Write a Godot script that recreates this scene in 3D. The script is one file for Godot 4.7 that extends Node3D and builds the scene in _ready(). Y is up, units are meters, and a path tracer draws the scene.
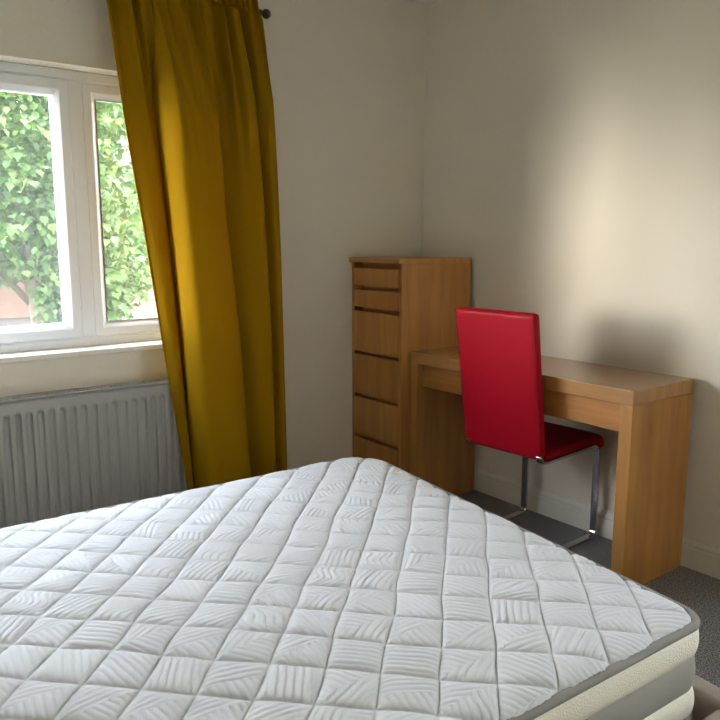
extends Node3D

# ---------------------------------------------------------------- light and camera settings
const SKY_ENERGY := 5.0
const SUN_ENERGY := 1.75
const EXPOSURE := 1.22

const WH := 2.535          # ceiling height
const WT := 0.25           # wall thickness
const RX := -4.35          # west wall
const RZ := 4.25           # south wall

var rng := RandomNumberGenerator.new()
var names := {}
var M := {}

# ---------------------------------------------------------------- helpers: nodes
func numbered(called: String) -> String:
	if not names.has(called):
		names[called] = 0
		return called
	names[called] += 1
	return "%s_%03d" % [called, names[called]]

func thing(called: String, label: String, category: String, at := Vector3.ZERO, group := "") -> Node3D:
	var o := Node3D.new()
	o.name = numbered(called)
	add_child(o)
	o.position = at
	o.set_meta("label", label)
	o.set_meta("category", category)
	if group != "":
		o.set_meta("group", group)
	return o

func part(called: String, mesh: Mesh, mat: Material, parent: Node3D, at := Vector3.ZERO) -> MeshInstance3D:
	var o := MeshInstance3D.new()
	o.name = called if parent != self else numbered(called)
	o.mesh = mesh
	o.material_override = mat
	parent.add_child(o, true)
	o.position = at
	o.cast_shadow = GeometryInstance3D.SHADOW_CASTING_SETTING_ON
	return o

func structure(called: String, mesh: Mesh, mat: Material, label: String) -> MeshInstance3D:
	var o := part(called, mesh, mat, self)
	o.set_meta("kind", "structure")
	o.set_meta("label", label)
	return o

# ---------------------------------------------------------------- helpers: shapes
func start() -> SurfaceTool:
	var st := SurfaceTool.new()
	st.begin(Mesh.PRIMITIVE_TRIANGLES)
	return st

func done(st: SurfaceTool) -> ArrayMesh:
	st.index()
	st.generate_tangents()
	return st.commit()

# box with rounded edges; grain is the axis along which v runs (metres)
func rbox(st: SurfaceTool, lo: Vector3, hi: Vector3, bev := 0.002, grain := 1, seg := 1, xf := Transform3D.IDENTITY) -> void:
	var c := (lo + hi) * 0.5
	var h := (hi - lo) * 0.5
	bev = minf(bev, minf(h.x, minf(h.y, h.z)) * 0.98)
	var inner := h - Vector3.ONE * bev
	for ax in 3:
		for sgn in [-1.0, 1.0]:
			var u := (ax + 1) % 3
			var v := (ax + 2) % 3
			var us: Array = []
			var vs: Array = []
			for k in seg + 1:
				us.append(-h[u] + bev * k / seg)
				vs.append(-h[v] + bev * k / seg)
			for k in seg + 1:
				us.append(h[u] - bev + bev * k / seg)
				vs.append(h[v] - bev + bev * k / seg)
			var n: int = us.size()
			var pts: Array = []
			for j in n:
				for i in n:
					var p := Vector3.ZERO
					p[ax] = sgn * h[ax]
					p[u] = us[i]
					p[v] = vs[j]
					var q := p.clamp(-inner, inner)
					var d := p - q
					var nn := d.normalized()
					pts.append([q + nn * bev, nn])
			for j in n - 1:
				for i in n - 1:
					var a: Array = pts[j * n + i]
					var b: Array = pts[j * n + i + 1]
					var cc: Array = pts[(j + 1) * n + i + 1]
					var dd: Array = pts[(j + 1) * n + i]
					var order := [a, cc, b, a, dd, cc] if sgn > 0 else [a, b, cc, a, cc, dd]
					for e in order:
						var pos: Vector3 = e[0] + c
						var nrm: Vector3 = e[1]
						var uv := Vector2.ZERO
						if grain == ax:
							uv = Vector2(pos[u], pos[v])
						elif grain == u:
							uv = Vector2(pos[v], pos[u])
						else:
							uv = Vector2(pos[u], pos[v])
						st.set_normal((xf.basis * nrm).normalized())
						st.set_uv(uv)
						st.add_vertex(xf * pos)

func box_mesh(lo: Vector3, hi: Vector3, bev := 0.002, grain := 1, seg := 1) -> ArrayMesh:
	var st := start()
	rbox(st, lo, hi, bev, grain, seg)
	return done(st)

# rings: array of rings, each a PackedVector3Array of the same size; closed around, optional caps
func skin(st: SurfaceTool, rings: Array, capped := true, around := true, smooth := true) -> void:
	var n: int = rings[0].size()
	st.set_smooth_group(0 if smooth else -1)
	var count := n if around else n - 1
	for j in rings.size() - 1:
		for i in count:
			var k := (i + 1) % n
			var a: Vector3 = rings[j][i]
			var b: Vector3 = rings[j][k]
			var c: Vector3 = rings[j + 1][k]
			var d: Vector3 = rings[j + 1][i]
			for e in [[a, i, j], [b, i + 1, j], [c, i + 1, j + 1], [a, i, j], [c, i + 1, j + 1], [d, i, j + 1]]:
				st.set_uv(Vector2(float(e[1]) / n, float(e[2]) / rings.size()))
				st.add_vertex(e[0])
	if capped:
		for end in [0, rings.size() - 1]:
			var mid := Vector3.ZERO
			for p in rings[end]:
				mid += p
			mid /= n
			for i in n:
				var k := (i + 1) % n
				var tri := [mid, rings[end][k], rings[end][i]] if end == 0 else [mid, rings[end][i], rings[end][k]]
				for p in tri:
					st.set_uv(Vector2.ZERO)
					st.add_vertex(p)

func skinned(rings: Array, capped := true, around := true, smooth := true) -> ArrayMesh:
	var st := start()
	skin(st, rings, capped, around, smooth)
	st.generate_normals()
	return done(st)

# tube along points
func tube_rings(path: Array, radius, sides := 12) -> Array:
	var rings: Array = []
	var prev := Vector3.UP
	for k in path.size():
		var t: Vector3 = (path[mini(k + 1, path.size() - 1)] - path[maxi(k - 1, 0)]).normalized()
		var s := t.cross(prev)
		if s.length() < 0.05:
			s = t.cross(Vector3.RIGHT)
		s = s.normalized()
		var w := s.cross(t).normalized()
		prev = w
		var r: float = radius[k] if radius is Array else radius
		var ring := PackedVector3Array()
		for i in sides:
			var a := -TAU * i / sides
			ring.append(path[k] + (s * cos(a) + w * sin(a)) * r)
		rings.append(ring)
	return rings

# sweep of a rounded flat section along a path in the xy plane; wide along z
func pad_rings(path: Array, width: float, thick: float, z: float, power := 4.0, sides := 40, ends := 0.0) -> Array:
	var rings: Array = []
	var total := 0.0
	var acc: Array = [0.0]
	for k in range(1, path.size()):
		total += path[k].distance_to(path[k - 1])
		acc.append(total)
	for k in path.size():
		var t: Vector2 = (path[mini(k + 1, path.size() - 1)] - path[maxi(k - 1, 0)]).normalized()
		var nrm := Vector2(-t.y, t.x)
		var sc := 1.0
		var wsc := 1.0
		if ends > 0.0:
			var e := minf(acc[k], total - acc[k])
			if e < ends:
				var f := 1.0 - e / ends
				sc = sqrt(maxf(0.0, 1.0 - f * f)) * 0.98 + 0.02
				wsc = 1.0 - (1.0 - sc) * thick * 0.9 / width
		var ring := PackedVector3Array()
		for i in sides:
			var a := TAU * i / sides
			var cx := signf(cos(a)) * pow(absf(cos(a)), 2.0 / power)
			var sy := signf(sin(a)) * pow(absf(sin(a)), 2.0 / power)
			var lump := 1.0
			var p2: Vector2 = path[k] + nrm * sy * thick * 0.5 * sc * lump
			# rounder corners along the width
			var zz := cx * width * 0.5 * wsc
			ring.append(Vector3(p2.x, p2.y, z + zz))
		rings.append(ring)
	return rings

func smooth_path(pts: Array, per := 8) -> Array:
	var out: Array = []
	for i in pts.size() - 1:
		var p0: Vector2 = pts[maxi(i - 1, 0)]
		var p1: Vector2 = pts[i]
		var p2: Vector2 = pts[i + 1]
		var p3: Vector2 = pts[mini(i + 2, pts.size() - 1)]
		for k in per:
			out.append(p1.cubic_interpolate(p2, p0, p3, float(k) / per))
	out.append(pts[-1])
	return out

# lathe round the y axis: profile of (radius, y)
func lathe(profile: Array, sides := 24) -> ArrayMesh:
	var rings: Array = []
	for p in profile:
		var ring := PackedVector3Array()
		for i in sides:
			var a := -TAU * i / sides
			ring.append(Vector3(cos(a) * p.x, p.y, sin(a) * p.x))
		rings.append(ring)
	return skinned(rings)

# grid of points with rows x cols -> mesh with smooth normals
func grid_mesh(pos: PackedVector3Array, cols: int, rows: int, uvs := PackedVector2Array(), flip := false) -> ArrayMesh:
	var nrm := PackedVector3Array()
	nrm.resize(pos.size())
	for j in rows:
		for i in cols:
			var dx := pos[j * cols + mini(i + 1, cols - 1)] - pos[j * cols + maxi(i - 1, 0)]
			var dy := pos[mini(j + 1, rows - 1) * cols + i] - pos[maxi(j - 1, 0) * cols + i]
			var n := dx.cross(dy).normalized()
			nrm[j * cols + i] = -n if flip else n
	var idx := PackedInt32Array()
	idx.resize((rows - 1) * (cols - 1) * 6)
	var k := 0
	for j in rows - 1:
		for i in cols - 1:
			var a := j * cols + i
			var b := a + 1
			var c := a + cols + 1
			var d := a + cols
			if flip:
				idx[k] = a; idx[k + 1] = b; idx[k + 2] = c; idx[k + 3] = a; idx[k + 4] = c; idx[k + 5] = d
			else:
				idx[k] = a; idx[k + 1] = c; idx[k + 2] = b; idx[k + 3] = a; idx[k + 4] = d; idx[k + 5] = c
			k += 6
	var arr := []
	arr.resize(Mesh.ARRAY_MAX)
	arr[Mesh.ARRAY_VERTEX] = pos
	arr[Mesh.ARRAY_NORMAL] = nrm
	if uvs.size() == pos.size():
		arr[Mesh.ARRAY_TEX_UV] = uvs
	arr[Mesh.ARRAY_INDEX] = idx
	var m := ArrayMesh.new()
	m.add_surface_from_arrays(Mesh.PRIMITIVE_TRIANGLES, arr)
	return m

func table(rows: Array, y: float, col: int) -> float:
	# rows sorted by descending y
	if y >= rows[0][0]:
		return rows[0][col]
	for i in rows.size() - 1:
		if y >= rows[i + 1][0]:
			var f: float = (rows[i][0] - y) / (rows[i][0] - rows[i + 1][0])
			return lerpf(rows[i][col], rows[i + 1][col], f)
	return rows[-1][col]

# ---------------------------------------------------------------- materials
func noise_tex(seed_: int, freq: float, size: int, ramp: Array, normal := false, bump := 4.0, kind := FastNoiseLite.TYPE_SIMPLEX_SMOOTH, octaves := 4) -> NoiseTexture2D:
	var n := FastNoiseLite.new()
	n.seed = seed_
	n.frequency = freq
	n.noise_type = kind
	n.fractal_octaves = octaves
	var t := NoiseTexture2D.new()
	t.width = size
	t.height = size
	t.seamless = true
	t.noise = n
	if normal:
		t.as_normal_map = true
		t.bump_strength = bump
	elif ramp.size():
		var g := Gradient.new()
		g.offsets = PackedFloat32Array()
		var off := PackedFloat32Array()
		var col := PackedColorArray()
		for r in ramp:
			off.append(r[0])
			col.append(r[1])
		g.offsets = off
		g.colors = col
		t.color_ramp = g
	return t

func plain(color: Color, rough := 0.6, metal := 0.0) -> StandardMaterial3D:
	var m := StandardMaterial3D.new()
	m.albedo_color = color
	m.roughness = rough
	m.metallic = metal
	return m

# oak veneer: long streaks along v with fine pores
func oak_image(seed_: int, base: Color) -> ImageTexture:
	var w := 256
	var h := 512
	var im := Image.create(w, h, false, Image.FORMAT_RGB8)
	var a := FastNoiseLite.new()
	a.seed = seed_
	a.frequency = 0.02
	a.fractal_octaves = 3
	var b := FastNoiseLite.new()
	b.seed = seed_ + 7
	b.frequency = 0.11
	b.fractal_octaves = 2
	var c := FastNoiseLite.new()
	c.seed = seed_ + 13
	c.frequency = 0.35
	for y in h:
		var wy: float = absf(h * 0.5 - y)
		for x in w:
			var wx: float = absf(w * 0.5 - x)
			var warp := a.get_noise_2d(wx * 0.6, wy * 0.35) * 9.0
			var broad := a.get_noise_2d(wx + warp, wy * 0.08 + 300.0)
			var streak := b.get_noise_2d(wx + warp, wy * 0.03)
			var pore := c.get_noise_2d(wx + warp * 0.5, wy * 0.06)
			var f := 1.0 + broad * 0.10 + streak * 0.028 - maxf(0.0, pore - 0.3) * 0.09
			im.set_pixel(x, y, Color(base.r * f, base.g * f * (1.0 + broad * 0.03), base.b * f * (1.0 + streak * 0.05)))
	return ImageTexture.create_from_image(im)

func oak(seed_: int, base: Color, rough: float, coat := 0.0) -> StandardMaterial3D:
	var m := StandardMaterial3D.new()
	m.albedo_texture = oak_image(seed_, base)
	m.uv1_scale = Vector3(2.6, 1.15, 1.0)
	m.uv1_offset = Vector3(0.13 * seed_, 0.21 * seed_, 0)
	m.roughness = rough
	if coat > 0.0:
		m.clearcoat_enabled = true
		m.clearcoat = coat
		m.clearcoat_roughness = 0.12
	return m

func make_materials() -> void:
	var wall := plain(Color8(232, 224, 207), 0.75)
	wall.normal_enabled = true
	wall.normal_texture = noise_tex(3, 0.05, 512, [], true, 1.2)
	wall.normal_scale = 0.25
	wall.uv1_triplanar = true
	wall.uv1_world_triplanar = true
	wall.uv1_scale = Vector3.ONE * 2.0
	M.wall = wall
	M.ceiling = plain(Color8(236, 232, 222), 0.85)
	M.trim = plain(Color8(233, 228, 214), 0.45)
	M.upvc = plain(Color8(246, 248, 252), 0.3)
	M.gasket = plain(Color8(140, 140, 140), 0.7)
	var glass := plain(Color(0.90, 0.95, 0.95, 0.09), 0.02)
	glass.transparency = BaseMaterial3D.TRANSPARENCY_ALPHA
	M.glass = glass

	var carpet := plain(Color.WHITE, 0.95)
	carpet.albedo_texture = noise_tex(21, 0.11, 512, [[0.22, Color8(98, 96, 96)], [0.5, Color8(144, 141, 140)], [0.78, Color8(200, 196, 192)]], false, 4.0, FastNoiseLite.TYPE_SIMPLEX, 3)
	carpet.uv1_triplanar = true
	carpet.uv1_world_triplanar = true
	carpet.uv1_scale = Vector3.ONE * 2.2
	carpet.normal_enabled = true
	carpet.normal_texture = noise_tex(22, 0.25, 512, [], true, 10.0, FastNoiseLite.TYPE_SIMPLEX, 3)
	carpet.normal_scale = 1.0
	M.carpet = carpet

	var oakc := Color8(181, 126, 64)
	M.oak_a = oak(1, oakc, 0.42)
	M.oak_b = oak(2, Color8(175, 118, 56), 0.42)
	M.oak_c = oak(3, Color8(184, 130, 68), 0.42)
	M.oak_top = oak(4, Color8(180, 132, 78), 0.24, 0.8)

	var red := plain(Color8(158, 4, 27), 0.46)
	red.metallic_specular = 0.28
	red.normal_enabled = true
	red.normal_texture = noise_tex(31, 0.18, 512, [], true, 3.0, FastNoiseLite.TYPE_CELLULAR, 2)
	red.normal_scale = 0.12
	red.uv1_triplanar = true
	red.uv1_scale = Vector3.ONE * 5.0
	M.red = red
	M.seam = plain(Color8(128, 8, 26), 0.5)
	M.chrome = plain(Color8(205, 205, 208), 0.16, 1.0)
	M.black = plain(Color8(22, 20, 20), 0.4)

	# woven curtain cloth
	var cloth := plain(Color8(150, 113, 4), 0.9)
	cloth.metallic_specular = 0.2
	var wv := Image.create(64, 64, false, Image.FORMAT_RGB8)
	for y in 64:
		for x in 64:
			var over := ((x / 4) + (y / 4)) % 2 == 0
			var f := 0.92 if over else 1.0
			rng.seed = x * 131 + y * 71
			f += rng.randf_range(-0.05, 0.05)
			wv.set_pixel(x, y, Color(f, f, f))
	cloth.albedo_texture = ImageTexture.create_from_image(wv)
	cloth.uv1_scale = Vector3(26, 26, 1)
	cloth.backlight_enabled = true
	cloth.backlight = Color(0.30, 0.17, 0.02)
	M.curtain = cloth

	M.radiator = plain(Color8(158, 156, 150), 0.4)

	var ticking := plain(Color8(210, 208, 205), 0.9)
	ticking.rim_enabled = true
	ticking.rim = 0.15
	M.ticking = ticking
	var border := plain(Color8(230, 222, 198), 0.9)
	border.normal_enabled = true
	border.normal_texture = noise_tex(41, 0.12, 512, [], true, 8.0, FastNoiseLite.TYPE_CELLULAR, 2)
	border.normal_scale = 0.4
	border.uv1_triplanar = true
	border.uv1_scale = Vector3.ONE * 4.0
	M.border = border
	M.band = plain(Color8(146, 140, 128), 0.9)
	M.piping = plain(Color8(134, 130, 121), 0.9)
	M.taupe = plain(Color8(160, 146, 132), 0.8)
	M.taupe.normal_enabled = true
	M.taupe.normal_texture = noise_tex(43, 0.3, 256, [], true, 6.0)
	M.taupe.normal_scale = 0.5
	M.taupe.uv1_triplanar = true
	M.taupe.uv1_scale = Vector3.ONE * 5.0
	M.slat = plain(Color8(205, 172, 124), 0.7)

	M.bark = plain(Color.WHITE, 0.95)
	M.bark.albedo_texture = noise_tex(51, 0.06, 256, [[0.3, Color8(58, 48, 38)], [0.7, Color8(110, 95, 80)]])
	M.bark.uv1_triplanar = true
	M.bark.uv1_scale = Vector3.ONE * 3.0
	var leaf := plain(Color.WHITE, 0.6)
	leaf.metallic_specular = 0.3
	leaf.vertex_color_use_as_albedo = true
	leaf.backlight_enabled = true
	leaf.backlight = Color(0.55, 0.62, 0.30)
	leaf.cull_mode = BaseMaterial3D.CULL_DISABLED
	M.leaf = leaf
	M.grass = plain(Color.WHITE, 0.95)
	M.grass.albedo_texture = noise_tex(61, 0.05, 512, [[0.3, Color8(56, 62, 36)], [0.7, Color8(84, 86, 54)]])
	M.grass.uv1_triplanar = true
	M.grass.uv1_world_triplanar = true
	M.grass.uv1_scale = Vector3.ONE * 0.5
	M.paving = plain(Color.WHITE, 0.9)
	M.paving.albedo_texture = noise_tex(63, 0.04, 512, [[0.3, Color8(66, 56, 48)], [0.7, Color8(90, 78, 68)]])
	M.paving.uv1_triplanar = true
	M.paving.uv1_world_triplanar = true
	M.paving.metallic_specular = 0.05
	M.grass.metallic_specular = 0.05
	M.brick = [plain(Color8(122, 90, 76), 0.9), plain(Color8(130, 102, 88), 0.9), plain(Color8(112, 80, 68), 0.9)]
	M.mortar = plain(Color8(150, 144, 134), 0.95)
	M.roof = plain(Color8(120, 84, 68), 0.9)

# ---------------------------------------------------------------- the setting
const W1 := {"x0": -4.0, "x1": -1.36, "y0": 0.866, "y1": 1.993}     # window on the north wall
const W2 := {"x0": 2.75, "x1": 3.95, "y0": 0.9, "y1": 2.05}         # window on the east wall past the dressing table; x0, x1 run along z

func wall_with_hole(z0: float, z1: float, hole: Dictionary) -> ArrayMesh:
	var st := start()
	var xa := RX - WT
	var xb := WT
	rbox(st, Vector3(xa, -0.1, z0), Vector3(hole.x0, WH + 0.1, z1), 0.0005)
	rbox(st, Vector3(hole.x1, -0.1, z0), Vector3(xb, WH + 0.1, z1), 0.0005)
	rbox(st, Vector3(hole.x0, -0.1, z0), Vector3(hole.x1, hole.y0, z1), 0.0005)
	rbox(st, Vector3(hole.x0, hole.y1, z0), Vector3(hole.x1, WH + 0.1, z1), 0.0005)
	return done(st)

# bar of window profile: a frame round a rectangle, swept with a bevel towards the glass
func frame_ring(x0: float, x1: float, y0: float, y1: float, width: float, zb: float, zf: float, bevel: float) -> ArrayMesh:
	# section points: (inset from the outer edge, z)
	var sec := [Vector2(0, zb), Vector2(0, zf - 0.004), Vector2(0.004, zf), Vector2(width - bevel, zf), Vector2(width - bevel * 0.75, zf - 0.004), Vector2(width, zf - bevel * 0.9), Vector2(width, zb)]
	var st := start()
	st.set_smooth_group(-1)
	var n := sec.size()
	var corner := func(k: int, s: Vector2) -> Vector3:
		var xs := [x0 + s.x, x1 - s.x, x1 - s.x, x0 + s.x]
		var ys := [y0 + s.x, y0 + s.x, y1 - s.x, y1 - s.x]
		return Vector3(xs[k], ys[k], s.y)
	for k in 4:
		var k2 := (k + 1) % 4
		for i in n:
			var i2 := (i + 1) % n
			var a: Vector3 = corner.call(k, sec[i])
			var b: Vector3 = corner.call(k2, sec[i])
			var c: Vector3 = corner.call(k2, sec[i2])
			var d: Vector3 = corner.call(k, sec[i2])
			for p in [a, c, b, a, d, c]:
				st.set_uv(Vector2(p.x, p.y))
				st.add_vertex(p)
	st.generate_normals()
	return done(st)

func make_window(called: String, label: String, w: Dictionary, at: Vector3, turn: float, splits: Array, opening: Array) -> void:
	var o := Node3D.new()
	o.name = called
	add_child(o)
	o.position = at
	o.rotation.y = turn
	o.set_meta("kind", "structure")
	o.set_meta("label", label)
	# outer frame and mullions; z = 0 is the room-side face of the frame
	part("window_frame", frame_ring(w.x0, w.x1, w.y0, w.y1, 0.042, -0.07, 0.0, 0.006), M.upvc, o)
	var edges := [w.x0 + 0.042]
	for s in splits:
		part("mullion", box_mesh(Vector3(s - 0.0275, w.y0 + 0.042, -0.07), Vector3(s + 0.0275, w.y1 - 0.042, 0.0), 0.004), M.upvc, o)
		edges.append(s - 0.0275)
		edges.append(s + 0.0275)
	edges.append(w.x1 - 0.042)
	for k in splits.size() + 1:
		var a: float = edges[k * 2]
		var b: float = edges[k * 2 + 1]
		var ya: float = w.y0 + 0.042
		var yb: float = w.y1 - 0.042
		var f: MeshInstance3D
		if opening[k]:
			f = part("sash", frame_ring(a + 0.003, b - 0.003, ya + 0.003, yb - 0.003, 0.058, -0.06, 0.012, 0.022), M.upvc, o)
		else:
			f = part("glazing_bead", frame_ring(a, b, ya, yb, 0.058, -0.06, -0.004, 0.024), M.upvc, o)
		part("gasket", frame_ring(a + 0.058, b - 0.058, ya + 0.058, yb - 0.058, 0.0025, -0.034, -0.022, 0.001), M.gasket, f)
		part("pane", box_mesh(Vector3(a + 0.05, ya + 0.05, -0.031), Vector3(b - 0.05, yb - 0.05, -0.027), 0.0003), M.glass, f)

func skirting_mesh(length: float) -> ArrayMesh:
	# along +x from 0, height along y, out along +z
	var prof := [Vector2(0, 0), Vector2(0.018, 0.0), Vector2(0.018, 0.082), Vector2(0.0165, 0.086), Vector2(0.0125, 0.088), Vector2(0.0125, 0.093), Vector2(0.015, 0.097), Vector2(0.0145, 0.104), Vector2(0.011, 0.112), Vector2(0.008, 0.116), Vector2(0.008, 0.122), Vector2(0, 0.122)]
	var st := start()
	st.set_smooth_group(-1)
	var n := prof.size()
	for i in n - 1:
		var a := Vector3(0, prof[i].y, prof[i].x)
		var b := Vector3(length, prof[i].y, prof[i].x)
		var c := Vector3(length, prof[i + 1].y, prof[i + 1].x)
		var d := Vector3(0, prof[i + 1].y, prof[i + 1].x)
		for p in [a, c, b, a, d, c]:
			st.set_uv(Vector2(p.x, p.y))
			st.add_vertex(p)
	for x in [0.0, length]:
		for i in range(1, n - 1):
			var tri := [prof[0], prof[i], prof[i + 1]]
			for q in tri:
				st.set_uv(q)
				st.add_vertex(Vector3(x, q.y, q.x))
	st.generate_normals()
	return done(st)

func build_room() -> void:
	structure("floor", box_mesh(Vector3(RX, -0.1, 0), Vector3(0, 0, RZ), 0.0005), M.carpet, "grey flecked fitted carpet covering the bedroom floor")
	structure("ceiling", box_mesh(Vector3(RX - WT, WH, -WT), Vector3(WT, WH + 0.12, RZ + WT), 0.0005), M.ceiling, "plain white ceiling")
	structure("wall_north", wall_with_hole(-WT, 0.0, {"x0": W1.x0, "x1": W1.x1, "y0": 0.844, "y1": W1.y1}), M.wall, "off-white painted wall with the wide window")
	structure("wall_south", box_mesh(Vector3(RX - WT, -0.1, RZ), Vector3(WT, WH, RZ + WT), 0.0005), M.wall, "off-white painted wall opposite the radiator")
	var st := start()
	rbox(st, Vector3(0, -0.1, 0), Vector3(WT, WH, W2.x0), 0.0005)
	rbox(st, Vector3(0, -0.1, W2.x1), Vector3(WT, WH, RZ), 0.0005)
	rbox(st, Vector3(0, -0.1, W2.x0), Vector3(WT, W2.y0, W2.x1), 0.0005)
	rbox(st, Vector3(0, W2.y1, W2.x0), Vector3(WT, WH, W2.x1), 0.0005)
	structure("wall_east", done(st), M.wall, "off-white painted wall behind the dressing table")
	structure("wall_west", box_mesh(Vector3(RX - WT, -0.1, 0), Vector3(RX, WH, RZ), 0.0005), M.wall, "off-white painted wall at the head of the bed")
	var s := structure("baseboard_east", skirting_mesh(RZ - 0.02), M.trim, "cream moulded skirting board below the desk wall")
	s.rotation.y = -PI / 2
	s.position = Vector3(0, 0, 0.0)
	s = structure("baseboard_north", skirting_mesh(-RX - 0.02), M.trim, "cream moulded skirting board below the window wall")
	s.position = Vector3(RX, 0, 0)
	s = structure("baseboard_south", skirting_mesh(-RX - 0.02), M.trim, "cream moulded skirting board on the far side")
	s.rotation.y = PI
	s.position = Vector3(0, 0, RZ)
	# wide window: hidden light on the right, opening sash, fixed light, opening sash
	make_window("window_1", "white plastic casement window above the radiator", W1, Vector3(0, 0, -0.095), 0.0, [-3.42, -2.772, -1.8175], [false, false, true, false])
	make_window("window_2", "white plastic window further along the dressing table wall", W2, Vector3(0.095, 0, 0), -PI / 2, [3.35], [false, true])
	# window board
	st = start()
	rbox(st, Vector3(W1.x0 - 0.05, 0.846, 0.0), Vector3(W1.x1 + 0.05, 0.870, 0.032), 0.006, 0, 2)
	rbox(st, Vector3(W1.x0, 0.844, -0.17), Vector3(W1.x1, 0.8695, 0.004), 0.001, 0)
	structure("trim_1", done(st), M.trim, "white window board below the casement window")

# ---------------------------------------------------------------- furniture
func build_chest() -> void:
	var x0 := -0.493
	var x1 := -0.031
	var z0 := 0.004
	var z1 := 0.4023
	var o := thing("chest_of_drawers", "tall narrow oak chest of six drawers in the room corner beside the dressing table", "chest", Vector3((x0 + x1) / 2, 0, (z0 + z1) / 2))
	var off := -o.position
	var mk := func(called: String, lo: Vector3, hi: Vector3, mat: Material, grain: int, bev: float) -> MeshInstance3D:
		return part(called, box_mesh(lo, hi, bev, grain), mat, o, off)
	mk.call("side_panel", Vector3(x0, 0, z0), Vector3(x1, 1.203, z0 + 0.02), M.oak_a, 1, 0.001)
	mk.call("side_panel", Vector3(x0, 0, z1 - 0.02), Vector3(x1, 1.203, z1), M.oak_c, 1, 0.001)
	mk.call("top_panel", Vector3(-0.512, 1.2045, z0), Vector3(-0.1425, 1.2275, z1 + 0.001), M.oak_c, 2, 0.0015)
	mk.call("top_back_panel", Vector3(-0.1405, 1.2045, z0), Vector3(x1, 1.2275, z1 + 0.001), M.oak_a, 2, 0.0015)
	mk.call("back_panel", Vector3(x1 - 0.008, 0.03, z0 + 0.02), Vector3(x1, 1.203, z1 - 0.02), M.oak_b, 1, 0.0005)
	mk.call("plinth", Vector3(x0 + 0.03, 0, z0 + 0.02), Vector3(x0 + 0.05, 0.06, z1 - 0.02), M.oak_a, 2, 0.001)
	for gy in [1.189, 1.077, 0.966, 0.7385, 0.511, 0.291]:
		mk.call("front_rail", Vector3(x0 + 0.055, gy - 0.024, z0 + 0.02), Vector3(x0 + 0.063, gy + 0.014, z1 - 0.02), M.oak_b, 2, 0.0005)
	var spans := [[1.0876, 1.1745], [0.9775, 1.066], [0.747, 0.955], [0.5205, 0.730], [0.300, 0.502], [0.068, 0.282]]
	var mats := [M.oak_a, M.oak_b, M.oak_a, M.oak_b, M.oak_a, M.oak_b]
	for k in 6:
		var lo: float = spans[k][0]
		var hi: float = spans[k][1]
		var d: MeshInstance3D = mk.call("drawer", Vector3(x0 - 0.001, lo, z0 + 0.022), Vector3(x0 + 0.018, hi, z1 - 0.022), mats[k], 1, 0.0015)
		# drawer box behind, lower than the front, seen in the finger gap
		part("drawer_box", box_mesh(Vector3(x0 + 0.066, lo + 0.01, z0 + 0.03), Vector3(x1 - 0.03, hi - 0.03, z1 - 0.03), 0.001, 0), M.oak_b, d)

func build_dressing_table() -> void:
	var x0 := -0.441
	var x1 := -0.029
	var z0 := 0.411
	var z1 := 1.6257
	var yt := 0.7808
	var o := thing("dressing_table", "oak dressing table with thick panel legs and one shallow drawer", "table", Vector3((x0 + x1) / 2, 0, (z0 + z1) / 2))
	var off := -o.position
	part("table_top", box_mesh(Vector3(x0, 0.7255, z0), Vector3(x1, yt, z1), 0.0015, 2), M.oak_top, o, off)
	part("leg_panel", box_mesh(Vector3(x0, 0, z0), Vector3(x1, 0.725, z0 + 0.05), 0.0015, 1), M.oak_c, o, off)
	part("leg_panel", box_mesh(Vector3(x0, 0, z1 - 0.052), Vector3(x1, 0.725, z1), 0.0015, 1), M.oak_c, o, off)
	var d := part("drawer_front", box_mesh(Vector3(x0 + 0.03, 0.613, z0 + 0.054), Vector3(x0 + 0.05, 0.718, z1 - 0.056), 0.0015, 2), M.oak_b, o, off)
	part("drawer_box", box_mesh(Vector3(x0 + 0.05, 0.625, z0 + 0.06), Vector3(x1 - 0.05, 0.70, z1 - 0.062), 0.001, 2), M.oak_b, d)
	part("back_rail", box_mesh(Vector3(x1 - 0.02, 0.56, z0 + 0.05), Vector3(x1, 0.725, z1 - 0.052), 0.001, 2), M.oak_c, o, off)

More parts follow.
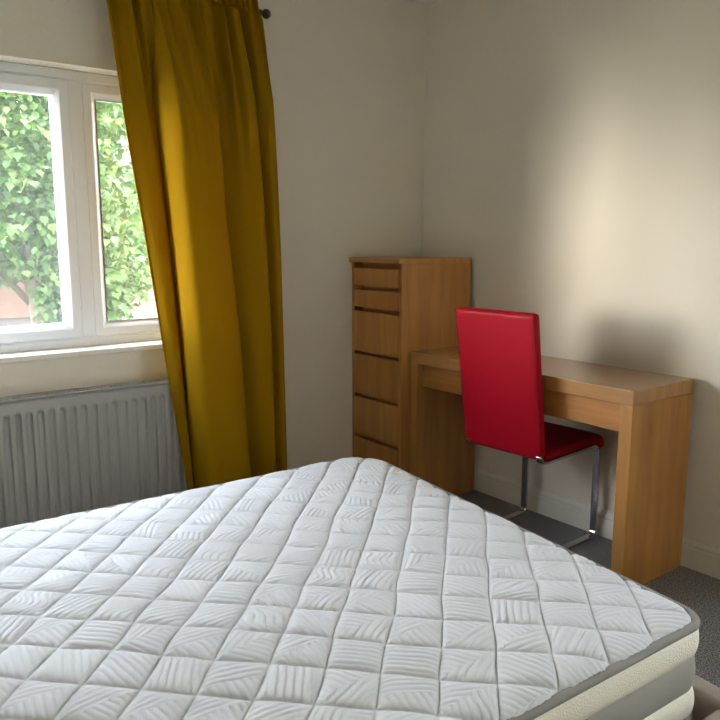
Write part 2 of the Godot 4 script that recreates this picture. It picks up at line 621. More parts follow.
func build_chair() -> void:
	var zc := 1.068
	var o := thing("dining_chair", "red leather high-backed cantilever chair pushed in at the dressing table", "chair", Vector3(-0.33, 0, zc))
	var off := -o.position
	o.position += Vector3(0.02, 0, -0.023)
	o.rotation.y = deg_to_rad(3.5)
	# backrest, from the top down, slightly reclined and curved
	var bp := smooth_path([Vector2(-0.578, 1.038), Vector2(-0.572, 1.0), Vector2(-0.552, 0.86), Vector2(-0.527, 0.68), Vector2(-0.507, 0.55), Vector2(-0.497, 0.47), Vector2(-0.49, 0.44)], 6)
	var fine: Array = []
	for k in 5:
		fine.append(bp[0].lerp(bp[1], k / 5.0))
	for k in range(1, bp.size()):
		fine.append(bp[k])
	part("backrest", skinned(pad_rings(fine, 0.402, 0.046, zc, 7.0, 56, 0.016)), M.red, o, off)
	var sp := smooth_path([Vector2(-0.498, 0.452), Vector2(-0.46, 0.452), Vector2(-0.33, 0.452), Vector2(-0.2, 0.458), Vector2(-0.12, 0.46), Vector2(-0.085, 0.452), Vector2(-0.066, 0.432), Vector2(-0.06, 0.405)], 6)
	part("seat", skinned(pad_rings(sp, 0.412, 0.05, zc, 6.0, 56, 0.02)), M.red, o, off)
	# seam lines down both side edges of the back
	for s in [-1.0, 1.0]:
		var line: Array = []
		for k in range(6, fine.size() - 3):
			line.append(Vector3(fine[k].x - 0.0205, fine[k].y, zc + s * 0.1975))
		part("seam", skinned(tube_rings(line, 0.0014, 6)), M.seam, o, off)
	# chrome frame: one bent flat bar each side, joined by bars across
	for s in [-1.0, 1.0]:
		var pts: Array = [Vector2(-0.512, 0.455), Vector2(-0.498, 0.430), Vector2(-0.47, 0.424), Vector2(-0.2, 0.428), Vector2(-0.13, 0.430)]
		for k in 7:
			var a := PI / 2 - PI / 2 * k / 6.0
			pts.append(Vector2(-0.13 + 0.048 * cos(a), 0.382 + 0.048 * sin(a)))
		pts.append(Vector2(-0.081, 0.2))
		for k in 7:
			var a := -PI / 2 * k / 6.0
			pts.append(Vector2(-0.111 + 0.03 * cos(a), 0.037 + 0.03 * sin(a)))
		pts.append(Vector2(-0.3, 0.007))
		pts.append(Vector2(-0.5, 0.007))
		var zz: float = zc + s * 0.19
		part("side_frame", skinned(pad_rings(pts, 0.031, 0.012, zz, 9.0, 24), true, true, true), M.chrome, o, off)
	part("rear_bar", box_mesh(Vector3(-0.526, 0.0, zc - 0.203), Vector3(-0.50, 0.0125, zc + 0.203), 0.003, 2), M.chrome, o, off)
	part("cross_bar", box_mesh(Vector3(-0.40, 0.418, zc - 0.18), Vector3(-0.375, 0.428, zc + 0.18), 0.002, 2), M.chrome, o, off)

# ---------------------------------------------------------------- bed
const MA := Vector2(-1.08, 0.90)     # far foot corner
const MB := Vector2(-1.260, 2.352)     # near foot corner
const MC := Vector2(-3.10, 0.835)      # far head corner
const MD := Vector2(-3.29, 2.288)     # near head corner
const ML := 2.0
const MW := 1.48

func corner_radius(foot: bool, far: bool) -> float:
	return 0.15 if foot and far else 0.055

func bed_xz(X: float, Z: float) -> Vector2:
	var a := X / ML
	var b := Z / MW
	return MA.lerp(MC, a).lerp(MB.lerp(MD, a), b)

func round_corner(X: float, Z: float) -> Vector3:
	# returns (X, Z, distance from the edge) with the corner squares mapped onto quarter discs
	var rx := -1.0
	var rz := -1.0
	var fx := X < ML * 0.5
	var fz := Z < MW * 0.5
	var ex := X if fx else ML - X
	var ez := Z if fz else MW - Z
	var MR := corner_radius(fx, fz)
	if ex < MR and ez < MR:
		var v := Vector2(1.0 - ex / MR, 1.0 - ez / MR)
		var l := v.length()
		if l > 1e-6:
			v *= maxf(v.x, v.y) / l
		ex = MR * (1.0 - v.x)
		ez = MR * (1.0 - v.y)
		var e := MR * (1.0 - v.length())
		return Vector3(ex if fx else ML - ex, ez if fz else MW - ez, e)
	return Vector3(X, Z, minf(ex, ez))

func perimeter() -> Array:
	# world points (x, z) and outward directions round the mattress
	var loc: Array = []
	for c in [[true, true, PI], [false, true, 1.5 * PI], [false, false, 0.0], [true, false, 0.5 * PI]]:
		var MR := corner_radius(c[0], c[1])
		var mid := Vector2(MR if c[0] else ML - MR, MR if c[1] else MW - MR)
		for k in 13:
			var a: float = c[2] + PI / 2 * k / 12.0
			loc.append([mid + Vector2(cos(a), sin(a)) * MR, Vector2(cos(a), sin(a))])
	var dense: Array = []
	for i in loc.size():
		var p: Array = loc[i]
		var q: Array = loc[(i + 1) % loc.size()]
		var d: float = p[0].distance_to(q[0])
		var n := maxi(1, int(d / 0.05))
		for k in n:
			var f := float(k) / n
			var pos: Vector2 = p[0].lerp(q[0], f)
			var dir: Vector2 = p[1].lerp(q[1], f).normalized()
			var w := bed_xz(pos.x, pos.y)
			var w2 := bed_xz(pos.x + dir.x * 0.01, pos.y + dir.y * 0.01)
			dense.append([w, (w2 - w).normalized()])
	return dense

func band_mesh(loop: Array, prof: Array, closed := false) -> ArrayMesh:
	# prof: (outward, y) pairs
	var rings: Array = []
	for p in prof:
		var ring := PackedVector3Array()
		for e in loop:
			var w: Vector2 = e[0] + e[1] * p.x
			ring.append(Vector3(w.x, p.y, w.y))
		rings.append(ring)
	return skinned(rings, false)

func hash01(a: int, b: int, c: int) -> float:
	var h := (a * 374761393 + b * 668265263 + c * 974634721) & 0x7fffffff
	h = ((h ^ (h >> 13)) * 1274126177) & 0x7fffffff
	return float((h ^ (h >> 16)) & 0xffff) / 65535.0

func build_mattress() -> void:
	var o := thing("mattress", "white quilted mattress with grey piping and a grey side band", "mattress", Vector3(-2.2, 0.246, 1.6))
	var off := -o.position
	var xs := PackedFloat32Array()
	var x := 0.0
	while x < 1.42:
		xs.append(x)
		x += 0.0032
	while x < ML:
		xs.append(x)
		x += 0.02
	xs.append(ML)
	var rows := int(MW / 0.0032)
	var cols := xs.size()
	var pos := PackedVector3Array()
	pos.resize(cols * rows)
	var wob := FastNoiseLite.new()
	wob.seed = 5
	wob.frequency = 3.2
	wob.fractal_octaves = 2
	var fine := FastNoiseLite.new()
	fine.seed = 9
	fine.frequency = 28.0
	fine.fractal_octaves = 1
	var big := FastNoiseLite.new()
	big.seed = 15
	big.frequency = 1.6
	var rt := 1.0 / sqrt(2.0)
	for j in rows:
		var Z := MW * j / (rows - 1)
		for i in cols:
			var rc := round_corner(xs[i], Z)
			var w := bed_xz(rc.x, rc.y)
			var e := rc.z
			var wx := w.x + wob.get_noise_2d(w.x, w.y) * 0.008
			var wz := w.y + wob.get_noise_2d(w.x + 40.0, w.y) * 0.008
			var px := wx + 2.207
			var pz := wz - 1.548
			var s := (px + pz) * rt / 0.1095
			var t := (pz - px) * rt / 0.1115
			var ci := floori(s)
			var cj := floori(t)
			var fs := s - ci - 0.5
			var ft := t - cj - 0.5
			var as_ := absf(fs) * 2.0
			var at := absf(ft) * 2.0
			var ps := 1.0 - pow(as_, 5.0)
			var pt := 1.0 - pow(at, 5.0)
			var puff := ps * pt
			# narrow stitched channel
			var dl := minf(1.0 - as_, 1.0 - at) * 0.055
			var groove := exp(-dl * dl / (0.0028 * 0.0028))
			# embossed lines in each diamond
			var kind := hash01(ci, cj, 1)
			var ang := (0.0 if hash01(ci, cj, 2) < 0.5 else PI / 2) + (hash01(ci, cj, 3) - 0.5) * 2.2
			var qs := fs
			var qt := ft
			if kind < 0.3:
				# chevron along one diagonal
				if qs + qt > 0.0:
					ang += PI / 2
			elif kind < 0.5:
				if qs * cos(ang) + qt * sin(ang) > 0.12:
					ang += PI / 2.4
			elif kind < 0.68:
				qs += 0.16 * sin(qt * 6.0 + kind * 30.0)
			var ph := (qs * cos(ang) + qt * sin(ang)) * 0.11 / 0.0155 * TAU + hash01(ci, cj, 4) * TAU
			ph += fine.get_noise_2d(w.x, w.y) * 0.5
			var em := sin(ph)
			em = -pow(maxf(0.0, em), 2.0)
			var fade := clampf(dl / 0.006, 0.0, 1.0)
			var y := 0.499 + puff * 0.0085 - groove * 0.002 + em * 0.0022 * fade + big.get_noise_2d(w.x, w.y) * 0.006
			var ed := clampf(1.0 - e / 0.075, 0.0, 1.0)
			y -= 0.008 * ed * ed + 0.005 * pow(ed, 6.0)
			pos[j * cols + i] = Vector3(w.x, y, w.y) + off
	part("quilted_top", grid_mesh(pos, cols, rows, PackedVector2Array(), true), M.ticking, o)
	var loop := perimeter()
	var tube := func(y: float, out: float, r: float) -> Array:
		var pr: Array = []
		for k in 11:
			var a := TAU * k / 10.0
			pr.append(Vector2(out - 0.002 + r * cos(a) * 0.95, y + r * sin(a)))
		return pr
	var bulge := func(y1: float, y0: float, amp: float, base: float) -> Array:
		var pr: Array = []
		for k in 9:
			var f := k / 8.0
			pr.append(Vector2(base + amp * pow(sin(PI * f), 0.6), lerpf(y1, y0, f)))
		return pr
	part("piping", band_mesh(loop, tube.call(0.484, 0.0, 0.0105)), M.piping, o, off)
	part("side_border", band_mesh(loop, bulge.call(0.482, 0.408, 0.010, -0.002)), M.border, o, off)
	part("side_band", band_mesh(loop, bulge.call(0.410, 0.328, 0.007, -0.002)), M.band, o, off)
	part("side_border", band_mesh(loop, bulge.call(0.330, 0.264, 0.010, -0.002)), M.border, o, off)
	part("piping", band_mesh(loop, tube.call(0.256, 0.001, 0.009)), M.piping, o, off)
	# underside
	var base_rings: Array = []
	var r1 := PackedVector3Array()
	var r2 := PackedVector3Array()
	for e in loop:
		r1.append(Vector3(e[0].x, 0.255, e[0].y))
		r2.append(Vector3(e[0].x, 0.246, e[0].y))
	base_rings = [r1, r2]
	part("base_panel", skinned(base_rings), M.band, o, off)

func rail(called: String, parent: Node3D, off: Vector3, a: Vector2, b: Vector2, y0: float, y1: float, thick: float) -> void:
	var d := (b - a)
	var l := d.length()
	var ang := atan2(-d.y, d.x)
	var xf := Transform3D(Basis(Vector3.UP, ang), Vector3((a.x + b.x) / 2, 0, (a.y + b.y) / 2))
	var st := start()
	rbox(st, Vector3(-l / 2, y0, -thick / 2), Vector3(l / 2, y1, thick / 2), 0.014, 0, 3, xf)
	part(called, done(st), M.taupe, parent, off)

func build_bed() -> void:
	var o := thing("bed_frame", "taupe upholstered bed frame holding the white mattress", "bed", Vector3(-2.2, 0, 1.6))
	var off := -o.position
	var fa := Vector2(-1.025, 0.845)
	var fb := Vector2(-1.228, 2.425)
	var ha := Vector2(-3.17, 0.775)
	var hb := Vector2(-3.36, 2.355)
	rail("foot_rail", o, off, fa + (fa - fb).normalized() * 0.03, fb + (fb - fa).normalized() * 0.032, 0.06, 0.302, 0.062)
	rail("side_rail", o, off, fa + (ha - fa).normalized() * 0.034, ha, 0.06, 0.300, 0.06)
	rail("side_rail", o, off, fb + (hb - fb).normalized() * 0.034, hb, 0.06, 0.300, 0.06)
	rail("headboard", o, off, ha + (ha - hb).normalized() * 0.03 + Vector2(-0.04, 0), hb + (hb - ha).normalized() * 0.03 + Vector2(-0.04, 0), 0.0, 1.05, 0.08)
	for c in [fa, fb, ha, hb]:
		part("foot", lathe([Vector2(0.018, 0.0), Vector2(0.024, 0.06)], 16), M.black, o, off + Vector3(c.x, 0, c.y))
	for k in 14:
		var f := (k + 1.6) / 15.5
		var a := fa.lerp(ha, f)
		var b := fb.lerp(hb, f)
		var d := b - a
		var st := start()
		var xf := Transform3D(Basis(Vector3.UP, atan2(-d.y, d.x)), Vector3((a.x + b.x) / 2, 0, (a.y + b.y) / 2))
		rbox(st, Vector3(-d.length() / 2 + 0.02, 0.222, -0.035), Vector3(d.length() / 2 - 0.02, 0.2455, 0.035), 0.002, 0, 1, xf)
		part("slat", done(st), M.slat, o, off)

# ---------------------------------------------------------------- radiator
func build_radiator() -> void:
	var xr := -1.36
	var xl := -3.30
	var y0 := 0.13
	var y1 := 0.706
	var zf := 0.105
	var o := thing("radiator", "long panel radiator with vertical ribs under the casement window", "radiator", Vector3((xl + xr) / 2, y0, 0.06))
	var off := -o.position
	# ribbed front panel
	var pitch := 0.0415
	var n := int((xr - xl - 0.05) / pitch)
	var prof := [0.0, 0.30, 0.36, 0.42, 0.50, 0.80, 0.88, 0.94]
	var xs: Array = [xl, xl + 0.004]
	var fl: Array = [0.0, 0.0]
	var left := xl + 0.028
	for k in n:
		for f in prof:
			xs.append(left + (k + f) * pitch)
			fl.append(f)
	xs.append(xr - 0.004)
	fl.append(0.0)
	xs.append(xr)
	fl.append(0.0)
	var ys := [y0, y0 + 0.004, y0 + 0.035, y0 + 0.045, y0 + 0.053, y0 + 0.059, y0 + 0.063, y0 + 0.3, y1 - 0.063, y1 - 0.058, y1 - 0.053, y1 - 0.046, y1 - 0.036, y1 - 0.012, y1 - 0.004, y1]
	var cols := xs.size()
	var pos := PackedVector3Array()
	for y in ys:
		for i in cols:
			var f: float = fl[i]
			var d := 0.0
			if f >= 0.30:
				var across := 1.0
				if f < 0.49:
					across = smoothstep(0.28, 0.50, f)
				elif f > 0.81:
					across = 1.0 - smoothstep(0.80, 1.0, f)
				var rise := minf(y - (y0 + 0.035), (y1 - 0.036) - y)
				var width := absf(f - 0.65) / 0.35 * 0.012
				d = across * smoothstep(0.0, 0.024, rise - width)
			var z := zf - 0.014 * d
			if i == 0 or i == cols - 1:
				z -= 0.012
			if y == y0 or y == y1:
				z -= 0.008
			pos.append(Vector3(xs[i], y, z) + off)
	part("front_panel", grid_mesh(pos, cols, ys.size(), PackedVector2Array(), false), M.radiator, o)
	part("back_panel", box_mesh(Vector3(xl, y0, 0.028), Vector3(xr, y1, 0.038), 0.003), M.radiator, o, off)
	for x in [xl - 0.004, xr]:
		part("side_cover", box_mesh(Vector3(x, y0 + 0.005, 0.026), Vector3(x + 0.004, y1 + 0.006, zf + 0.002), 0.0015), M.radiator, o, off)
	# top grille: rails with slots between cross bars
	part("grille", box_mesh(Vector3(xl, y1 + 0.004, zf - 0.006), Vector3(xr, y1 + 0.011, zf + 0.002), 0.002, 0), M.radiator, o, off)
	part("grille", box_mesh(Vector3(xl, y1 + 0.004, 0.026), Vector3(xr, y1 + 0.011, 0.041), 0.002, 0), M.radiator, o, off)
	part("grille", box_mesh(Vector3(xl, y1 + 0.004, 0.063), Vector3(xr, y1 + 0.010, 0.070), 0.001, 0), M.radiator, o, off)
	var st := start()
	var x := xl + 0.006
	while x < xr - 0.01:
		rbox(st, Vector3(x, y1 + 0.0045, 0.04), Vector3(x + 0.006, y1 + 0.0095, zf - 0.005), 0.0006, 0)
		x += 0.0125
	var g := part("grille_bars", done(st), M.radiator, o, off)
	g.set_meta("kind", "stuff")
	# convector fins inside
	part("convector", box_mesh(Vector3(xl + 0.03, y0 + 0.03, 0.045), Vector3(xr - 0.03, y1 - 0.03, zf - 0.026), 0.003), M.radiator, o, off)
	for xx in [xl + 0.3, xr - 0.3]:
		part("bracket", box_mesh(Vector3(xx, y0 + 0.05, 0.0), Vector3(xx + 0.03, y1 - 0.06, 0.029), 0.002), M.radiator, o, off)
	# valve and pipe at the right end
	part("pipe", skinned(tube_rings([Vector3(xr - 0.02, 0.0, 0.065), Vector3(xr - 0.02, 0.1, 0.065), Vector3(xr - 0.02, y0 + 0.01, 0.065)], 0.0075, 10)), M.chrome, o, off)
	part("pipe", skinned(tube_rings([Vector3(xl + 0.02, 0.0, 0.065), Vector3(xl + 0.02, 0.1, 0.065), Vector3(xl + 0.02, y0 + 0.01, 0.065)], 0.0075, 10)), M.chrome, o, off)

# ---------------------------------------------------------------- curtain and rod
const LEFT := [[2.36, -1.775], [2.22, -1.762], [1.9, -1.716], [1.4, -1.645], [0.9, -1.582], [0.22, -1.490], [0.03, -1.462]]
const RIGHT := [[2.36, -1.10], [2.30, -1.095], [2.25, -1.075], [1.93, -1.030], [1.6, -1.018], [1.225, -1.008], [0.22, -0.992], [0.03, -0.99]]
const FOLDS := [[2.36, 0.25, 0.50, 0.80], [2.2, 0.25, 0.51, 0.81], [1.9, 0.19, 0.54, 0.84], [1.4, 0.16, 0.515, 0.85], [0.9, 0.127, 0.54, 0.856], [0.22, 0.035, 0.52, 0.83], [0.03, 0.03, 0.52, 0.83]]

func section(b1: float, b2: float, b3: float) -> Array:
	# cross-section of the cloth: (share of the width, depth in metres)
	var wa := b2 - b1
	var wb := b3 - b2
	var wc := 1.0 - b3
	return [Vector2(0, 0.0), Vector2(b1 * 0.45, 0.022), Vector2(b1 * 0.85, 0.022), Vector2(b1 + 0.012, 0.0), Vector2(b1 + 0.004, 0.03), Vector2(b1 + 0.012, 0.07),
		Vector2(b1 + wa * 0.16, 0.112), Vector2(b1 + wa * 0.42, 0.118), Vector2(b1 + wa * 0.72, 0.110), Vector2(b2 - 0.018, 0.095), Vector2(b2 + 0.010, 0.066), Vector2(b2 - 0.002, 0.03),
		Vector2(b2 + 0.004, 0.0), Vector2(b2 + wb * 0.22, 0.014), Vector2(b2 + wb * 0.55, 0.046), Vector2(b3 - 0.03, 0.062), Vector2(b3 + 0.006, 0.046), Vector2(b3, 0.016),
		Vector2(b3 + wc * 0.22, 0.012), Vector2(b3 + wc * 0.55, 0.040), Vector2(b3 + wc * 0.88, 0.036), Vector2(1.0, 0.0)]

func curtain_point(u: float, y: float) -> Vector3:
	var xl := table(LEFT, y, 1)
	var xr := table(RIGHT, y, 1)
	var sec := section(table(FOLDS, y, 1), table(FOLDS, y, 2), table(FOLDS, y, 3))
	var last := sec.size() - 1
	var k := mini(int(u * last), last - 1)
	var p: Vector2 = sec[k].cubic_interpolate(sec[k + 1], sec[maxi(k - 1, 0)], sec[mini(k + 2, last)], u * last - k)
	var w := p.x
	var low := smoothstep(2.30, 1.75, y)           # how far the big folds have opened
	var z := p.y * lerpf(0.65, 1.35, low)
	# gathers at the heading, dying out downwards
	var near := smoothstep(1.35, 2.28, y)
	var g := sin(w * TAU * 9.0 + 1.6 * sin(w * 9.0 + 0.6)) * 0.65 + sin(w * TAU * 16.0 + 1.3) * 0.35
	z += (g + 0.6) * 0.036 * near * near
	z += sin(w * TAU * 3.0 + y * 0.9) * 0.005 * (1.0 - near)
	var head := smoothstep(2.262, 2.285, y)
	z = lerpf(z, 0.030 + 0.011 * sin(w * TAU * 23.0 + 3.0 * sin(w * 31.0)) + 0.005 * sin(w * TAU * 37.0), head)
	var frill := smoothstep(2.315, 2.35, y)
	z += frill * 0.010 * sin(w * TAU * 29.0 + 1.0)
	return Vector3(lerpf(xl, xr, w), y + frill * 0.006 * sin(w * TAU * 21.0), 0.118 + z)

func build_curtain() -> void:
	var o := thing("curtain", "mustard yellow full-length curtain gathered on the black pole", "curtain", Vector3(-1.3, 0.03, 0.13))
	var off := -o.position
	var cols := 400
	var ys: Array = []
	var y := 2.352
	while y > 2.24:
		ys.append(y)
		y -= 0.006
	while y > 0.03:
		ys.append(y)
		y -= 0.02
	ys.append(0.03)
	var pos := PackedVector3Array()
	var uvs := PackedVector2Array()
	for yy in ys:
		for i in cols:
			var u := float(i) / (cols - 1)
			pos.append(curtain_point(u, yy) + off)
			uvs.append(Vector2(u * 1.25, yy))
	part("cloth_panel", grid_mesh(pos, cols, ys.size(), uvs, true), M.curtain, o)
	# turned bottom hem and leading-edge hem, a few millimetres thick
	var hem: Array = []
	for yy in ys:
		if yy < 2.26:
			hem.append(curtain_point(0.0, yy))
	part("side_hem", skinned(tube_rings(hem, 0.0035, 6)), M.curtain, o, off)
	hem = []
	for i in 161:
		hem.append(curtain_point(i / 160.0, 0.03))
	part("bottom_hem", skinned(tube_rings(hem, 0.004, 6)), M.curtain, o, off)

	var rod := thing("curtain_rod", "thin black curtain pole with a ball end above the window", "curtain rod", Vector3(-2.5, 2.298, 0.100))
	var ro := -rod.position
	part("pole", skinned(tube_rings([Vector3(-4.1, 2.298, 0.100), Vector3(-2.5, 2.298, 0.100), Vector3(-1.075, 2.298, 0.100)], 0.0095, 14)), M.black, rod, ro)
	for s in [[-1.066, 1.0], [-4.106, -1.0]]:
		var prof: Array = [Vector2(0.001, -0.012), Vector2(0.0135, -0.012), Vector2(0.0145, 0.0), Vector2(0.0135, 0.008), Vector2(0.008, 0.012), Vector2(0.0085, 0.017)]
		for k in range(1, 12):
			var a := -PI / 2 + 0.35 + (PI - 0.35) * k / 12.0
			prof.append(Vector2(0.0205 * cos(a), 0.034 + 0.0205 * sin(a)))
		prof.append(Vector2(0.0005, 0.0545))
		var f := part("finial", lathe(prof, 24), M.black, rod, ro + Vector3(s[0], 2.298, 0.100))
		f.rotation.z = -PI / 2 * s[1]
	for x in [-1.30, -2.6, -3.9]:
		var br := part("bracket", skinned(tube_rings([Vector3(x, 2.298, 0.0), Vector3(x, 2.296, 0.07), Vector3(x, 2.286, 0.100)], 0.006, 10)), M.black, rod, ro)
		part("wall_plate", box_mesh(Vector3(x - 0.02, 2.27, 0.0), Vector3(x + 0.02, 2.326, 0.006), 0.002), M.black, br)

# ---------------------------------------------------------------- outside
func leaf_mesh() -> ArrayMesh:
	# five-lobed leaf, 1 unit long, slightly folded along its vein
	var outline := [Vector2(0, 0), Vector2(0.10, 0.06), Vector2(0.34, 0.02), Vector2(0.28, 0.20), Vector2(0.52, 0.42), Vector2(0.30, 0.46), Vector2(0.26, 0.66), Vector2(0.12, 0.62), Vector2(0, 1.0), Vector2(-0.12, 0.62), Vector2(-0.26, 0.66), Vector2(-0.30, 0.46), Vector2(-0.52, 0.42), Vector2(-0.28, 0.20), Vector2(-0.34, 0.02), Vector2(-0.10, 0.06)]
	var st := start()
	var mid := Vector3(0, 0.0, 0.36)
	for i in outline.size():
		var a: Vector2 = outline[i]
		var b: Vector2 = outline[(i + 1) % outline.size()]
		for p in [mid, Vector3(a.x, absf(a.x) * 0.25 - a.y * a.y * 0.12, a.y), Vector3(b.x, absf(b.x) * 0.25 - b.y * b.y * 0.12, b.y)]:
			st.set_uv(Vector2(p.x, p.z))
			st.add_vertex(p)
	st.generate_normals()
	return st.commit()

func build_tree(called: String, label: String, at: Vector3, clumps: Array, count: int, size: float, seed_: int, tint: Color, leafm: ArrayMesh, near_leaves := false) -> void:
	rng.seed = seed_
	var o := thing(called, label, "tree", at, "garden trees")
	var top := Vector3(0, 0, 0)
	# trunk and boughs to every clump
	var first: Vector3 = clumps[0][0]
	var trunk: Array = [Vector3.ZERO, Vector3(0.05, first.y * 0.3, 0.02), Vector3(-0.03, first.y * 0.6, 0.0), Vector3(0, first.y, 0)]
	part("trunk", skinned(tube_rings(trunk, [0.11, 0.09, 0.075, 0.04], 12)), M.bark, o)
	for c in clumps:
		var p: Vector3 = c[0]
		var s := Vector3(0, minf(p.y * 0.55, first.y * 0.75), 0)
		part("branch", skinned(tube_rings([s, s.lerp(p, 0.5) + Vector3(0, 0.12, 0), p], [0.04, 0.025, 0.01], 8)), M.bark, o)
	var singles := 0
	var tones: Array = []
	for k in 4:
		var tm: StandardMaterial3D = M.leaf.duplicate()
		tm.vertex_color_use_as_albedo = false
		var tv := 0.75 + 0.17 * k
		tm.albedo_color = Color(tint.r * tv * (1.2 - 0.1 * k), tint.g * tv, tint.b * tv).linear_to_srgb()
		tones.append(tm)
	var mm := MultiMesh.new()
	mm.transform_format = MultiMesh.TRANSFORM_3D
	mm.use_colors = true
	mm.mesh = leafm
	mm.instance_count = count
	for i in count:
		var c: Array = clumps[rng.randi() % clumps.size()]
		var r: Vector3 = c[1]
		var d := Vector3(rng.randfn(), rng.randfn(), rng.randfn()).normalized() * pow(rng.randf(), 0.45)
		var p: Vector3 = c[0] + d * r
		var yaw := rng.randf() * TAU
		var sc := size * rng.randf_range(0.65, 1.2)
		var b := Basis.from_euler(Vector3(rng.randf_range(0.1, 1.3), yaw, rng.randf_range(-0.4, 0.4))) * Basis.from_scale(Vector3.ONE * sc)
		if near_leaves and singles < 240 and d.z > 0.55:
			# the leaves on the side towards the window, one by one
			singles += 1
			var lf := part("leaf", leafm, tones[i % 4], o)
			lf.transform = Transform3D(b, p)
			mm.set_instance_transform(i, Transform3D(b, p + Vector3(0.03, -0.05, -0.25)))
		else:
			mm.set_instance_transform(i, Transform3D(b, p))
		var v := rng.randf_range(0.7, 1.25)
		var yel := rng.randf_range(0.85, 1.35)
		mm.set_instance_color(i, Color(tint.r * v * yel, tint.g * v, tint.b * v * rng.randf_range(0.8, 1.3)))
	var f := MultiMeshInstance3D.new()
	f.name = "foliage"
	f.multimesh = mm
	f.material_override = M.leaf
	f.set_meta("kind", "stuff")
	o.add_child(f)

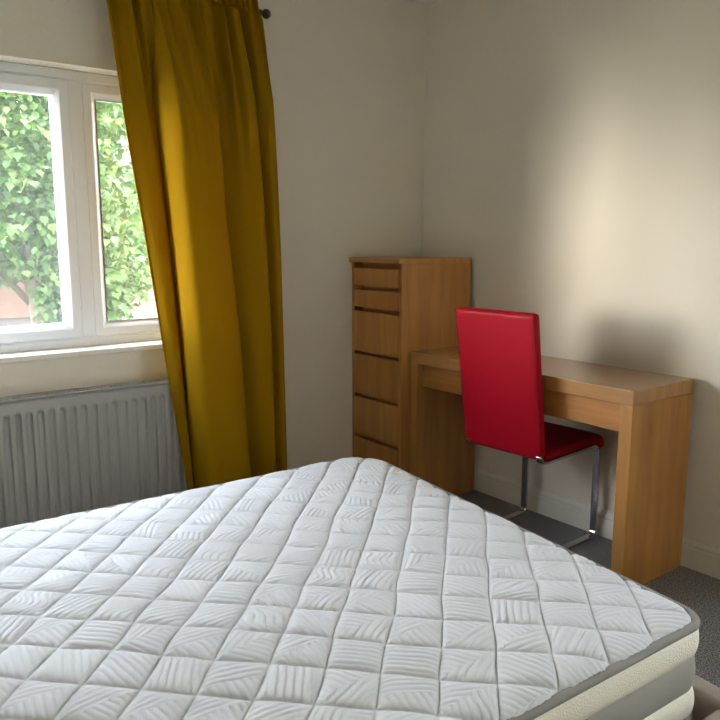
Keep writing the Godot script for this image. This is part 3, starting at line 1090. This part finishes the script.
func build_outside() -> void:
	var g := structure("ground", box_mesh(Vector3(-7.5, -3.2, -40), Vector3(30, -0.35, 40), 0.001), M.grass, "rough grass terrace outside the window")
	g = structure("lower_ground", box_mesh(Vector3(-26, -3.4, -40), Vector3(-7.5, -3.2, 40), 0.001), M.grass, "lower grass beyond the terrace edge")
	g = structure("path", box_mesh(Vector3(-6, -0.35, -15.0), Vector3(8, -0.33, -10.0), 0.001), M.paving, "pale paved strip beyond the trees")
	var lm := leaf_mesh()
	build_tree("maple_tree", "bright green maple tree close outside the opening window sash", Vector3(-0.75, -0.35, -5.4),
		[[Vector3(0, 2.2, 0), Vector3(1.1, 1.0, 0.9)], [Vector3(-0.7, 2.7, 0.1), Vector3(0.9, 0.8, 0.8)], [Vector3(0.6, 1.6, 0.2), Vector3(0.8, 0.8, 0.7)], [Vector3(-0.8, 1.7, 0.0), Vector3(0.9, 0.6, 0.8)], [Vector3(0.4, 3.0, -0.1), Vector3(0.9, 0.8, 0.8)], [Vector3(-0.1, 3.6, 0), Vector3(1.3, 0.7, 0.8)], [Vector3(0.5, 1.0, 0.1), Vector3(0.55, 0.5, 0.5)], [Vector3(0.1, 4.5, 0), Vector3(1.1, 0.8, 0.9)]], 14000, 0.10, 77, Color(0.064, 0.118, 0.030), lm, true)
	build_tree("maple_tree", "darker green tree standing further back beside the brick house", Vector3(0.9, -0.35, -8.6),
		[[Vector3(0, 2.4, 0), Vector3(1.2, 1.3, 0.9)], [Vector3(-1.3, 2.2, 0), Vector3(1.2, 1.2, 0.9)], [Vector3(-2.4, 2.6, 0), Vector3(1.1, 1.1, 0.9)], [Vector3(-0.4, 3.9, 0), Vector3(1.2, 0.9, 0.9)], [Vector3(-1.9, 4.0, 0), Vector3(1.1, 0.8, 0.9)], [Vector3(0.1, 1.3, 0.1), Vector3(0.8, 0.7, 0.7)], [Vector3(-1.0, 5.4, 0), Vector3(1.8, 1.2, 1.0)]], 11000, 0.15, 91, Color(0.048, 0.094, 0.026), lm)
	build_tree("maple_tree", "tall tree filling the gaps at the back of the garden", Vector3(-0.9, -0.35, -12.2),
		[[Vector3(0, 3.2, 0), Vector3(1.7, 1.9, 1.0)], [Vector3(-1.9, 3.2, 0), Vector3(1.5, 1.8, 1.0)], [Vector3(1.9, 3.2, 0), Vector3(1.5, 1.9, 1.0)], [Vector3(0.9, 5.6, 0), Vector3(2.2, 1.5, 1.0)], [Vector3(-1.3, 5.6, 0), Vector3(1.9, 1.5, 1.0)]], 9000, 0.26, 93, Color(0.045, 0.08, 0.021), lm)
	# neighbouring brick house, a strip of which shows beside the curtain
	var hx := 1.95
	var hz := -10.0
	var o := thing("brick_house", "pale pink brick house glimpsed beside the curtain", "house", Vector3(hx + 1.6, -0.35, hz - 1.5))
	var off := -o.position
	part("wall", box_mesh(Vector3(hx, -0.35, hz - 3.0), Vector3(hx + 3.2, 3.6, hz), 0.002), M.mortar, o, off)
	var bm := box_mesh(Vector3(-0.107, -0.0325, -0.02), Vector3(0.107, 0.0325, 0.0125), 0.001)
	for r in 36:
		for c in 5:
			var x := hx + 0.107 + c * 0.225 + (0.1125 if r % 2 else 0.0)
			part("brick", bm, M.brick[(r * 7 + c * 5 + (r * c) % 3) % 3], o, off + Vector3(x, 0.0 + r * 0.075, hz))
	part("roof", skinned([PackedVector3Array([Vector3(hx - 0.2, 3.6, hz + 0.25), Vector3(hx - 0.2, 5.2, hz - 1.5), Vector3(hx - 0.2, 3.6, hz - 3.25)]), PackedVector3Array([Vector3(hx + 3.4, 3.6, hz + 0.25), Vector3(hx + 3.4, 5.2, hz - 1.5), Vector3(hx + 3.4, 3.6, hz - 3.25)])], true, true, false), M.roof, o, off)
	# low garden wall beyond the trees
	var w := thing("garden_wall", "low pinkish garden wall seen under the tree branches", "wall", Vector3(-2.5, -0.35, -14.0))
	part("wall_body", box_mesh(Vector3(-5, 0, -0.12), Vector3(4.2, 1.15, 0.12), 0.01), M.brick[1], w)
	part("coping", box_mesh(Vector3(-5.03, 1.15, -0.17), Vector3(4.23, 1.22, 0.17), 0.01), M.mortar, w)

# ---------------------------------------------------------------- everything
func _ready() -> void:
	var cam := Camera3D.new()
	cam.name = "camera"
	add_child(cam)
	cam.position = Vector3(-2.7997, 1.3188, 3.107)
	cam.rotation = Vector3(-0.1611, -0.6499, 0.0)
	cam.fov = 51.784
	cam.near = 0.05
	cam.far = 200.0
	cam.current = true

	var env := Environment.new()
	env.background_mode = Environment.BG_SKY
	var sky := Sky.new()
	var sm := ProceduralSkyMaterial.new()
	sm.sky_top_color = Color(0.68, 0.73, 0.80)
	sm.sky_horizon_color = Color(1.0, 0.985, 0.95)
	sm.ground_horizon_color = Color(0.55, 0.55, 0.5)
	sm.ground_bottom_color = Color(0.35, 0.37, 0.3)
	sm.sky_energy_multiplier = SKY_ENERGY
	sm.ground_energy_multiplier = 1.0
	sky.sky_material = sm
	env.sky = sky
	env.tonemap_mode = Environment.TONE_MAPPER_LINEAR
	env.tonemap_exposure = EXPOSURE
	env.sdfgi_enabled = true
	env.ssao_enabled = true
	env.ssil_enabled = true
	var we := WorldEnvironment.new()
	we.name = "environment"
	we.environment = env
	add_child(we)

	# low hazy sun, coming in through the wide window almost level
	var sun := DirectionalLight3D.new()
	sun.name = "sun"
	add_child(sun)
	sun.look_at_from_position(Vector3.ZERO, Vector3(0.918, -0.012, 0.385), Vector3.UP)
	sun.light_color = Color(1.0, 0.975, 0.92)
	sun.light_energy = SUN_ENERGY
	sun.light_angular_distance = 15.0
	sun.sky_mode = DirectionalLight3D.SKY_MODE_LIGHT_ONLY
	sun.shadow_enabled = true

	make_materials()
	build_room()
	build_bed()
	build_mattress()
	build_chest()
	build_dressing_table()
	build_chair()
	build_radiator()
	build_curtain()
	build_outside()
